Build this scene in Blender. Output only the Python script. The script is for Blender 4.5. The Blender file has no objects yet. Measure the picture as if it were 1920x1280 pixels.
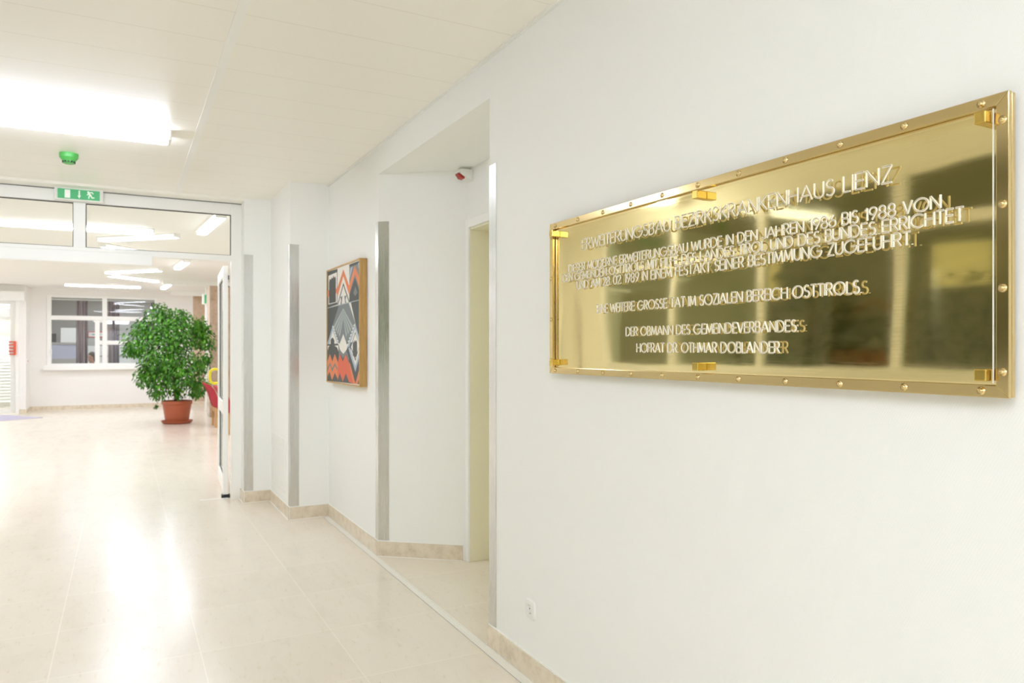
import bpy, bmesh, math, random
from mathutils import Vector, Matrix
random.seed(7)
S = bpy.context.scene
COL = S.collection

# ------------------------------------------------------------------ camera
CAM_H, CAM_Y, YAW = 1.40, 1.535, 27.726
cd = bpy.data.cameras.new('camera'); cam = bpy.data.objects.new('camera', cd); COL.objects.link(cam)
cam.location = (0, CAM_Y, CAM_H)
cam.rotation_euler = (math.radians(90), 0, math.radians(-90 - YAW))
cd.sensor_width = 36; cd.lens = 1387 * 36 / 1920; cd.shift_y = 15 / 1920
cd.clip_start = 0.05; cd.clip_end = 200
cd.dof.use_dof = True; cd.dof.focus_distance = 2.3; cd.dof.aperture_fstop = 5.0
S.camera = cam

# ------------------------------------------------------------------ world (dusk outside the windows), exposure, light strengths
W = bpy.data.worlds.new('dusk'); S.world = W; W.use_nodes = True
W.node_tree.nodes['Background'].inputs[0].default_value = (0.31, 0.33, 0.15, 1)
W.node_tree.nodes['Background'].inputs[1].default_value = 0.7
S.view_settings.view_transform = 'Standard'; S.view_settings.look = 'None'
S.view_settings.gamma = 1; S.view_settings.use_curve_mapping = False
S.view_settings.exposure = 0.06
CORRIDOR_LAMP = 29.0
LOBBY_LAMP = 37.0
S.cycles.use_denoising = True
S.cycles.max_bounces = 14; S.cycles.diffuse_bounces = 12; S.cycles.glossy_bounces = 6
S.cycles.transparent_max_bounces = 24
S.cycles.sample_clamp_indirect = 10

# ------------------------------------------------------------------ materials
def mat(name, col, rough=.5, metal=0, spec=.5, emit=None, es=0):
    m = bpy.data.materials.new(name); m.use_nodes = True
    b = m.node_tree.nodes['Principled BSDF']
    b.inputs['Base Color'].default_value = (*col, 1); b.inputs['Roughness'].default_value = rough
    b.inputs['Metallic'].default_value = metal; b.inputs['Specular IOR Level'].default_value = spec
    if emit:
        b.inputs['Emission Color'].default_value = (*emit, 1); b.inputs['Emission Strength'].default_value = es
    return m
def nd(m, t, **kw):
    n = m.node_tree.nodes.new(t)
    for k, v in kw.items(): setattr(n, k, v)
    return n
def lk(m, a, b): m.node_tree.links.new(a, b)
def pr(m): return m.node_tree.nodes['Principled BSDF']
def pos(m, scale=(1, 1, 1), rot=(0, 0, 0), loc=(0, 0, 0)):
    g = nd(m, 'ShaderNodeNewGeometry'); mp = nd(m, 'ShaderNodeMapping')
    mp.inputs['Scale'].default_value = scale; mp.inputs['Rotation'].default_value = rot; mp.inputs['Location'].default_value = loc
    lk(m, g.outputs['Position'], mp.inputs[0]); return mp.outputs[0]
def noise(m, vec, scale, detail=4, rough=.6):
    n = nd(m, 'ShaderNodeTexNoise'); n.inputs['Scale'].default_value = scale
    n.inputs['Detail'].default_value = detail; n.inputs['Roughness'].default_value = rough
    lk(m, vec, n.inputs['Vector']); return n.outputs[0]
def ramp(m, fac, stops):
    r = nd(m, 'ShaderNodeValToRGB'); e = r.color_ramp.elements
    while len(e) < len(stops): e.new(.5)
    for i, (p, c) in enumerate(stops):
        e[i].position = p; e[i].color = (*c, 1) if len(c) == 3 else c
    lk(m, fac, r.inputs[0]); return r.outputs[0]
def bump(m, h, strength, dist):
    b = nd(m, 'ShaderNodeBump'); b.inputs['Strength'].default_value = strength; b.inputs['Distance'].default_value = dist
    lk(m, h, b.inputs['Height']); lk(m, b.outputs[0], pr(m).inputs['Normal'])
def mixc(m, fac, a, b, mode='MIX'):
    x = nd(m, 'ShaderNodeMix', data_type='RGBA', blend_type=mode)
    for s, v in ((x.inputs[0], fac), (x.inputs[6], a), (x.inputs[7], b)):
        if hasattr(v, 'links'): lk(m, v, s)
        elif isinstance(v, (int, float)): s.default_value = v
        else: s.default_value = (*v, 1)
    return x.outputs[2]

WALLC = (.885, .893, .862)
M = {}
m = M['wall'] = mat('wall_paint', WALLC, .55, spec=.3)
wv = nd(m, 'ShaderNodeTexWave'); wv.inputs['Scale'].default_value = 55; wv.inputs['Distortion'].default_value = 2.0
wv.inputs['Detail'].default_value = 1
lk(m, pos(m, rot=(0, math.radians(28), 0)), wv.inputs[0])
bump(m, wv.outputs[1], .12, .0012)
M['wall_plain'] = mat('lobby_wall_paint', (.88, .865, .84), .6, spec=.3)
M['white'] = mat('white_enamel', (.90, .90, .87), .35)
M['white2'] = mat('white_plastic', (.84, .84, .80), .4)
M['cream'] = mat('cream_enamel', (.84, .81, .62), .35)
M['ceil'] = m = mat('ceiling_panel_enamel', (.86, .83, .75), .33, spec=.4)
bk = nd(m, 'ShaderNodeTexBrick'); bk.offset = 0; bk.squash = 1
for k, v in (('Scale', 1), ('Mortar Size', .0022), ('Mortar Smooth', .3), ('Brick Width', 60), ('Row Height', .33)): bk.inputs[k].default_value = v
bk.inputs['Color1'].default_value = (.92, .895, .82, 1); bk.inputs['Color2'].default_value = (.92, .895, .82, 1)
bk.inputs['Mortar'].default_value = (.78, .74, .64, 1)
lk(m, pos(m, rot=(0, 0, math.radians(90)), loc=(30, -.243 + .33 * 40, 0)), bk.inputs[0])
lk(m, bk.outputs[0], pr(m).inputs['Base Color'])
M['ceil_matt'] = mat('lobby_ceiling_paint', (.88, .87, .84), .8, spec=.2)
M['floor'] = m = mat('polished_limestone', (.72, .64, .5), .13, spec=.22)
bk = nd(m, 'ShaderNodeTexBrick'); bk.offset = 0; bk.squash = 1
for k, v in (('Scale', 1), ('Mortar Size', .0032), ('Mortar Smooth', .2), ('Brick Width', .601), ('Row Height', .6)): bk.inputs[k].default_value = v
bk.inputs['Color1'].default_value = (.785, .725, .62, 1); bk.inputs['Color2'].default_value = (.805, .745, .64, 1)
bk.inputs['Mortar'].default_value = (.86, .80, .70, 1)
lk(m, pos(m, loc=(-4.9 + .601 * 60, -.018 + .6 * 60, 0)), bk.inputs[0])
n1 = noise(m, pos(m, scale=(1.2, 3.2, 1)), 2.2, 6, .65)
c1 = ramp(m, n1, [(.25, (.955, .945, .925)), (.5, (1, 1, 1)), (.75, (1.0, .99, .975))])
n2 = noise(m, pos(m, scale=(1, 3, 1), rot=(0, 0, .4)), 13, 5, .62)
c2 = ramp(m, n2, [(.57, (1, 1, 1)), (.68, (.955, .93, .88)), (.78, (.80, .72, .58))])
n3 = noise(m, pos(m, scale=(1, 2, 1), loc=(9, 3, 0)), 34, 3, .5)
c3 = ramp(m, n3, [(.725, (1, 1, 1)), (.78, (.66, .57, .43))])
cc = mixc(m, 1, mixc(m, 1, mixc(m, 1, bk.outputs[0], c1, 'MULTIPLY'), c2, 'MULTIPLY'), c3, 'MULTIPLY')
lk(m, cc, pr(m).inputs['Base Color'])
rr = ramp(m, n1, [(.3, (.185,) * 3), (.7, (.22,) * 3)]); lk(m, rr, pr(m).inputs['Roughness'])
M['stone'] = m = mat('limestone_skirting', (.6, .52, .38), .25)
lk(m, ramp(m, noise(m, pos(m), 14, 6, .7), [(.3, (.58, .49, .36)), (.5, (.74, .65, .51)), (.7, (.79, .72, .58))]), pr(m).inputs['Base Color'])
M['marble'] = m = mat('brown_marble', (.6, .45, .32), .2)
lk(m, ramp(m, noise(m, pos(m), 5, 8, .75), [(.3, (.42, .29, .19)), (.5, (.60, .45, .33)), (.72, (.68, .55, .42))]), pr(m).inputs['Base Color'])
M['caulk'] = mat('white_sealant', (.86, .85, .80), .5)
M['steel'] = m = mat('brushed_steel', (.66, .66, .64), .24, 1)
lk(m, ramp(m, noise(m, pos(m, scale=(60, 60, .6)), 6, 3), [(.3, (.19,) * 3), (.7, (.30,) * 3)]), pr(m).inputs['Roughness'])
M['alu'] = mat('anodised_aluminium', (.88, .86, .80), .4, .1)
BR = (.86, .715, .37)
M['brass'] = m = mat('polished_brass', BR, .045, 1)
lk(m, ramp(m, noise(m, pos(m, scale=(3, 3, 160)), 5, 3), [(.3, (.03,) * 3), (.75, (.085,) * 3)]), pr(m).inputs['Roughness'])
M['brass_frame'] = mat('brass_strip', (.70, .545, .27), .14, 1)
M['brass_gold'] = mat('gold_clip', (.70, .50, .13), .16, 1)
M['letter'] = mat('engraved_white', (.90, .89, .83), .3)
M['letter_core'] = mat('engraved_groove', (.55, .46, .24), .3, .6)
def glassmat(name, tint=(1, 1, 1), base=.045, k=.9):
    m = bpy.data.materials.new(name); m.use_nodes = True; t = m.node_tree; t.nodes.clear()
    o = t.nodes.new('ShaderNodeOutputMaterial'); mx = t.nodes.new('ShaderNodeMixShader')
    tr = t.nodes.new('ShaderNodeBsdfTransparent'); gl = t.nodes.new('ShaderNodeBsdfGlossy')
    tr.inputs[0].default_value = (*tint, 1); gl.inputs['Roughness'].default_value = .0
    lw = t.nodes.new('ShaderNodeLayerWeight'); lw.inputs[0].default_value = .5
    p = t.nodes.new('ShaderNodeMath'); p.operation = 'POWER'; p.inputs[1].default_value = 5
    q = t.nodes.new('ShaderNodeMath'); q.operation = 'MULTIPLY_ADD'; q.inputs[1].default_value = k; q.inputs[2].default_value = base
    q.use_clamp = True
    L = t.links.new
    L(lw.outputs['Facing'], p.inputs[0]); L(p.outputs[0], q.inputs[0]); L(q.outputs[0], mx.inputs[0])
    L(tr.outputs[0], mx.inputs[1]); L(gl.outputs[0], mx.inputs[2]); L(mx.outputs[0], o.inputs[0])
    return m
M['glass'] = glassmat('window_glass', (.97, .985, .97))
M['winglass'] = glassmat('double_glazing', (.93, .96, .93), .09)
M['acrylic'] = glassmat('acrylic_sheet', (.99, .99, .975), .012, .35)
M['black'] = mat('black_rubber', (.02, .02, .02), .5)
M['dark'] = mat('dark_plastic', (.05, .05, .05), .4)
M['green'] = mat('green_plastic', (.08, .42, .08), .35)
M['sign'] = mat('sign_green', (.06, .42, .16), .4, emit=(.08, .5, .2), es=.18)
M['signw'] = mat('sign_white', (.85, .88, .82), .4, emit=(.8, .9, .8), es=.18)
M['red'] = mat('red_lens', (.38, .02, .012), .25)
M['redp'] = mat('red_plastic', (.72, .10, .05), .4)
M['terra'] = mat('terracotta_plastic', (.40, .098, .04), .42)
M['soil'] = m = mat('soil', (.05, .03, .02), .9)
M['bark'] = m = mat('bark', (.20, .13, .07), .8)
M['leaf'] = m = mat('ficus_leaf', (.06, .22, .02), .38)
oi = nd(m, 'ShaderNodeTexCoord')
lk(m, ramp(m, noise(m, oi.outputs['Object'], 9, 2), [(.33, (.014, .095, .003)), (.5, (.050, .22, .006)), (.68, (.15, .44, .02))]), pr(m).inputs['Base Color'])
pr(m).inputs['Transmission Weight'].default_value = 0
M['fabric'] = mat('red_upholstery', (.42, .035, .05), .8)
M['wood'] = m = mat('beech_wood', (.55, .33, .14), .45)
M['oak'] = m = mat('oak_frame', (.50, .30, .09), .4)
lk(m, ramp(m, noise(m, pos(m, scale=(30, 30, 2)), 3, 4), [(.3, (.42, .24, .065)), (.7, (.58, .36, .12))]), pr(m).inputs['Base Color'])
M['yellow'] = mat('yellow_handle', (.85, .70, .01), .3)
M['curtain'] = m = mat('curtain_cloth', (.22, .17, .18), .9)
lk(m, ramp(m, noise(m, pos(m, scale=(1, 14, .15)), 2.2, 2), [(.35, (.12, .11, .17)), (.5, (.34, .26, .29)), (.65, (.52, .42, .42))]), pr(m).inputs['Base Color'])
M['lavender'] = mat('lavender_front', (.52, .53, .66), .5)
M['mat'] = mat('lavender_doormat', (.50, .47, .58), .95)
M['grey'] = mat('grey_laminate', (.45, .43, .40), .5)
M['skin'] = mat('skin', (.55, .28, .19), .5)
M['hair'] = mat('brown_hair', (.09, .055, .03), .55)
M['shirt'] = mat('white_tunic', (.70, .72, .74), .8)
M['diff'] = mat('lamp_diffuser', (.9, .9, .9), .4, emit=(.94, 1.0, 1.19), es=CORRIDOR_LAMP)
M['diff2'] = mat('lobby_lamp_diffuser', (.9, .9, .9), .4, emit=(.94, 1.0, 1.15), es=LOBBY_LAMP)
M['diff3'] = mat('lobby_lamp_side', (.9, .9, .9), .4, emit=(.95, 1.0, 1.06), es=3.0)
for k, c in dict(D=(.075, .08, .076), G=(.19, .215, .215), L=(.40, .44, .43), B=(.40, .48, .56), O=(.72, .22, .09), R=(.68, .13, .06), C=(.80, .77, .70)).items():
    M['art' + k] = mat('paint_' + k, c, .6)
M['ext'] = mat('neighbour_render', (.45, .40, .28), .8)
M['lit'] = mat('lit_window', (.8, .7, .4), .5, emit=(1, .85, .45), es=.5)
M['shrubleaf'] = mat('shrub_leaf', (.10, .20, .03), .5)
M['ground'] = mat('lawn', (.06, .09, .03), .9)

# ------------------------------------------------------------------ mesh builder
class MB:
    def __init__(s): s.v = []; s.f = []; s.mi = []; s.ms = []
    def _m(s, k):
        if k not in s.ms: s.ms.append(k)
        return s.ms.index(k)
    def face(s, pts, k):
        b = len(s.v); s.v += [tuple(p) for p in pts]; s.f.append(list(range(b, b + len(pts)))); s.mi.append(s._m(k))
    def mesh(s, vs, fs, k):
        b = len(s.v); s.v += [tuple(p) for p in vs]; i = s._m(k)
        for f in fs: s.f.append([b + a for a in f]); s.mi.append(i)
    def box(s, x0, x1, y0, y1, z0, z1, k):
        x0, x1 = min(x0, x1), max(x0, x1); y0, y1 = min(y0, y1), max(y0, y1); z0, z1 = min(z0, z1), max(z0, z1)
        s.prism([(x0, y0), (x1, y0), (x1, y1), (x0, y1)], z0, z1, k); return s
    def prism(s, p, z0, z1, k):
        a = sum(p[i][0] * p[(i + 1) % len(p)][1] - p[(i + 1) % len(p)][0] * p[i][1] for i in range(len(p)))
        if a < 0: p = p[::-1]
        n = len(p); vs = [(x, y, z0) for x, y in p] + [(x, y, z1) for x, y in p]
        fs = [list(range(n))[::-1], list(range(n, 2 * n))] + [[i, (i + 1) % n, n + (i + 1) % n, n + i] for i in range(n)]
        s.mesh(vs, fs, k); return s
    def cbox(s, mtx, sx, sy, sz, k):       # oriented box about a matrix
        vs = [mtx @ Vector((a * sx / 2, b * sy / 2, c * sz / 2)) for a in (-1, 1) for b in (-1, 1) for c in (-1, 1)]
        s.mesh(vs, [(0, 1, 3, 2), (4, 6, 7, 5), (0, 4, 5, 1), (2, 3, 7, 6), (0, 2, 6, 4), (1, 5, 7, 3)], k); return s
    def tube(s, path, r, k, n=8, caps=True, ref=None):
        path = [Vector(p) for p in path]
        rs = r if isinstance(r, (list, tuple)) else [r] * len(path)
        vs = []; ref = Vector(ref) if ref else None
        for i, p in enumerate(path):
            t = (path[min(i + 1, len(path) - 1)] - path[max(i - 1, 0)]).normalized()
            if ref is None:
                ref = Vector((0, 0, 1)) if abs(t.z) < .9 else Vector((1, 0, 0))
            a = (ref - t * ref.dot(t)).normalized(); ref = a; b = t.cross(a)
            for j in range(n):
                an = 2 * math.pi * j / n
                vs.append(p + (a * math.cos(an) + b * math.sin(an)) * rs[i])
        fs = []
        for i in range(len(path) - 1):
            for j in range(n):
                fs.append([i * n + j, i * n + (j + 1) % n, (i + 1) * n + (j + 1) % n, (i + 1) * n + j])
        if caps: fs += [list(range(n))[::-1], [(len(path) - 1) * n + j for j in range(n)]]
        s.mesh(vs, fs, k); return s
    def lathe(s, prof, c, k, n=28, up=Vector((0, 0, 1))):
        q = Vector((0, 0, 1)).rotation_difference(up).to_matrix(); c = Vector(c)
        vs = [c + q @ Vector((r * math.cos(2 * math.pi * j / n), r * math.sin(2 * math.pi * j / n), z)) for r, z in prof for j in range(n)]
        fs = [[i * n + j, i * n + (j + 1) % n, (i + 1) * n + (j + 1) % n, (i + 1) * n + j] for i in range(len(prof) - 1) for j in range(n)]
        fs += [list(range(n))[::-1], [(len(prof) - 1) * n + j for j in range(n)]]
        s.mesh(vs, fs, k); return s
    def ell(s, c, r, k, n=16, q=None):
        vs = []; fs = []; mm = n // 2; c = Vector(c)
        for i in range(mm + 1):
            th = math.pi * (i + .001) / (mm + .002)
            for j in range(n):
                p = Vector((r[0] * math.sin(th) * math.cos(2 * math.pi * j / n), r[1] * math.sin(th) * math.sin(2 * math.pi * j / n), r[2] * math.cos(th)))
                vs.append(c + (q @ p if q else p))
        for i in range(mm):
            for j in range(n): fs.append([i * n + j, (i + 1) * n + j, (i + 1) * n + (j + 1) % n, i * n + (j + 1) % n])
        s.mesh(vs, fs, k); return s
    def build(s, name, parent=None, bevel=0, smooth=False, segs=2):
        xs = [v[0] for v in s.v]; ys = [v[1] for v in s.v]; zs = [v[2] for v in s.v]
        o0 = Vector(((min(xs) + max(xs)) / 2, (min(ys) + max(ys)) / 2, min(zs)))
        me = bpy.data.meshes.new(name); me.from_pydata([tuple(Vector(v) - o0) for v in s.v], [], s.f)
        for k in s.ms: me.materials.append(M[k])
        for p, i in zip(me.polygons, s.mi): p.material_index = i; p.use_smooth = smooth
        me.update()
        o = bpy.data.objects.new(name, me); COL.objects.link(o); o.location = o0
        if parent: adopt(o, parent)
        if bevel:
            b = o.modifiers.new('bevel', 'BEVEL'); b.width = bevel; b.segments = segs; b.limit_method = 'ANGLE'
        return o
def adopt(o, parent):          # children are built in world coordinates; the parent's place is cancelled once here
    o.parent = parent
    o.matrix_parent_inverse = Matrix.Translation(parent.location).inverted()
def tag(o, label=None, cat=None, group=None, kind=None):
    if label: o['label'] = label
    if cat: o['category'] = cat
    if group: o['group'] = group
    if kind: o['kind'] = kind
    return o
def thing(name, loc, label, cat, group=None):
    o = bpy.data.objects.new(name, None); COL.objects.link(o); o.location = loc; o.empty_display_size = .1
    return tag(o, label, cat, group)
def structure(o): o['kind'] = 'structure'; return o
def copy_tree(src, delta, rz=0, parent=None):
    c = src.copy(); COL.objects.link(c)
    if parent: c.parent = parent; c.matrix_parent_inverse = src.matrix_parent_inverse.copy()
    else: c.location = src.location + Vector(delta); c.rotation_euler.z += rz
    for ch in list(src.children): copy_tree(ch, delta, 0, c)
    return c

# ------------------------------------------------------------------ the room shell
CZ = 2.782; LZ = 2.80; WY = 3.0
PX = 7.35                                    # plane of the glazed partition
structure(MB().box(-4.2, PX, -.9, 3.25, -.15, 0, 'floor').box(PX, 25, -4.3, 6.3, -.15, 0, 'floor').build('floor'))
structure(MB().box(-4.2, PX, -.9, 3.25, CZ, CZ + .12, 'ceil').build('ceiling'))
structure(MB().box(PX, 25, -4.3, 6.3, LZ, LZ + .12, 'ceil_matt').build('ceiling'))
w = MB()
w.prism([(-4, 0), (3.148, 0), (3.54, -.486), (3.54, -.9), (-4, -.9)], 0, CZ, 'wall')
w.prism([(4.87, 0), (6.24, 0), (6.24, .32), (7.12, .32), (7.12, .555), (7.44, .555), (7.44, -.9), (4.48, -.9), (4.48, -.486)], 0, CZ, 'wall')
w.prism([(3.148, 0), (4.87, 0), (4.48, -.486), (3.54, -.486)], 2.59, CZ, 'wall')      # lintel and ceiling of the recess
w.box(3.54, 4.48, -.9, -.486, 2.225, CZ, 'wall')
structure(w.build('wall_right'))
structure(MB().box(-4.2, -4, -.9, 3.25, 0, CZ, 'wall').build('wall_back'))
# left wall with its long band of windows
w = MB()
w.box(-4, 6.46, WY, WY + .22, 0, 1.2, 'wall'); w.box(-4, 6.46, WY, WY + .22, 2.62, CZ, 'wall')
w.box(6.46, 7.44, WY, WY + .22, 0, CZ, 'wall')
structure(w.build('wall_left'))
edges = [6.46, 5.39, 4.32, 3.16, 2.03, .90, -.23, -1.36, -2.49, -3.62]
for i in range(9):
    a, b = edges[i + 1], edges[i]
    f = MB(); t = .036
    f.box(a, a + t, WY + .02, WY + .09, 1.2, 2.62, 'white'); f.box(b - t, b, WY + .02, WY + .09, 1.2, 2.62, 'white')
    f.box(a + t, b - t, WY + .02, WY + .09, 1.2, 1.255, 'white'); f.box(a + t, b - t, WY + .02, WY + .09, 2.57, 2.62, 'white')
    f.box(a + t, b - t, WY + .02, WY + .09, 2.175, 2.245, 'white')
    o = structure(f.build('window_%d' % (i + 2), bevel=.004))
    MB().box(a + t, b - t, WY + .052, WY + .058, 1.255, 2.175, 'winglass').build('pane', o)
    MB().box(a + t, b - t, WY + .052, WY + .058, 2.245, 2.57, 'winglass').build('pane', o)
sill = structure(MB().box(-4, 6.5, WY - .10, WY + .02, 1.165, 1.2, 'white').build('trim_1', bevel=.004))
# lobby walls
FX = 20.0
w = MB()
Wy0, Wy1, Wz0, Wz1 = .80, 3.085, 1.0, 2.65
w.box(FX, FX + .2, -.005, Wy0, 0, LZ, 'wall_plain'); w.box(FX, FX + .2, Wy1, 3.41, 0, LZ, 'wall_plain')
w.box(FX, FX + .2, Wy0, Wy1, 0, Wz0, 'wall_plain'); w.box(FX, FX + .2, Wy0, Wy1, Wz1, LZ, 'wall_plain')
w.box(19.2, FX + .2, 3.41, 3.535, 0, LZ, 'wall_plain'); w.box(19.2, 19.35, 3.535, 6, 2.46, LZ, 'wall_plain')
w.box(FX, FX + .2, -4, -.005, 0, LZ, 'marble')
structure(w.build('wall_far'))
structure(MB().box(PX, 25, -4.2, -4, 0, LZ, 'wall_plain').build('wall_lobby_right'))
structure(MB().box(PX, 25, 6, 6.2, 0, LZ, 'wall_plain').build('wall_lobby_left'))
w = MB(); w.box(PX + .0, PX + .2, WY + .22, 6, 0, LZ, 'wall_plain'); w.box(PX + .09, PX + .29, -4, -.9, 0, LZ, 'wall_plain')
structure(w.build('wall_near'))
structure(MB().box(24.8, 25, -4, 6, 0, LZ, 'wall_plain').build('wall_outer'))

# ceiling profile, wall edge strip, skirting, floor strip
structure(MB().box(-4, 7.12, 1.088, 1.128, CZ - .004, CZ + .01, 'white').build('trim_2'))
w = MB(); w.box(-4, 4.87, 0, .016, CZ - .012, CZ, 'white2'); w.box(4.87, 6.24, 0, .016, CZ - .012, CZ, 'white2')
w.box(-4, 6.24, .016, .019, CZ - .004, CZ, 'alu')
structure(w.build('trim_3'))
structure(MB().box(7.12, 7.31, .556, 3.0, CZ - .022, CZ, 'ceil').build('trim_4'))
def skirt(name, path, side=1, h=.10, t=.012):
    b = MB()
    for (x0, y0), (x1, y1) in zip(path, path[1:]):
        d = Vector((x1 - x0, y1 - y0)).normalized(); nrm = Vector((-d.y, d.x)) * side
        b.prism([(x0, y0), (x1, y1), (x1 + nrm.x * t, y1 + nrm.y * t), (x0 + nrm.x * t, y0 + nrm.y * t)], 0, h, 'stone')
        b.prism([(x0 + nrm.x * t, y0 + nrm.y * t), (x1 + nrm.x * t, y1 + nrm.y * t), (x1 + nrm.x * (t + .009), y1 + nrm.y * (t + .009)), (x0 + nrm.x * (t + .009), y0 + nrm.y * (t + .009))], 0, .003, 'caulk')
        b.prism([(x0, y0), (x1, y1), (x1 + nrm.x * .006, y1 + nrm.y * .006), (x0 + nrm.x * .006, y0 + nrm.y * .006)], h, h + .004, 'caulk')
    for (x, y) in path[1:-1]:
        b.tube([(x, y + .001, 0), (x, y + .001, h + .002)], .006, 'caulk', 6)
    return structure(b.build(name))
skirt('baseboard_right', [(-4, 0), (3.148, 0), (3.54, -.486)])
skirt('baseboard_right', [(4.50, -.462), (4.87, 0), (6.24, 0), (6.24, .32), (7.12, .32), (7.12, .555), (7.31, .555)])
skirt('baseboard_left', [(-4, WY), (7.3, WY)], -1)
skirt('baseboard_far', [(FX, -4), (FX, 3.40)], 1)
skirt('baseboard_far', [(FX, 3.41), (19.2, 3.41), (19.2, 3.53)], 1)
s_ = MB()
for k, (a, b, z) in enumerate([(.016, .022, .0035), (.024, .030, .0025), (.032, .038, .0025), (.040, .046, .0025), (.048, .056, .0035)]):
    s_.box(-4, 6.2, a, b, 0, z, 'caulk' if k in (0, 4) else 'alu')
s_.box(-4, 6.2, .016, .056, 0, .0015, 'alu')
structure(s_.build('trim_5'))

# lobby beams and marble facing
structure(MB().box(16.4, 16.62, -4, .83, 2.715, LZ, 'white').build('trim_6'))
structure(MB().box(19.2, 19.42, -4, .54, 2.69, LZ, 'white').build('trim_7'))

# door in the recess: casing, leaf
d = MB()
d.box(4.445, 4.492, -.492, -.476, 0, 2.255, 'white'); d.box(3.535, 3.58, -.492, -.476, 0, 2.255, 'white')
d.box(3.58, 4.445, -.492, -.476, 2.203, 2.255, 'white')
d.box(4.445, 4.478, -.70, -.492, .0, 2.203, 'cream'); d.box(3.55, 3.58, -.70, -.492, 0, 2.203, 'cream')
d.box(3.58, 4.445, -.70, -.492, 2.19, 2.222, 'cream')
o = structure(d.build('door_3', bevel=.003))
MB().box(3.583, 4.442, -.74, -.70, .006, 2.19, 'cream').build('door_leaf', o)
h = MB(); h.tube([(4.38, -.70, 1.03), (4.38, -.655, 1.03), (4.25, -.655, 1.03)], .010, 'steel', 10)
h.build('door_handle', o, smooth=True)

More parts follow.
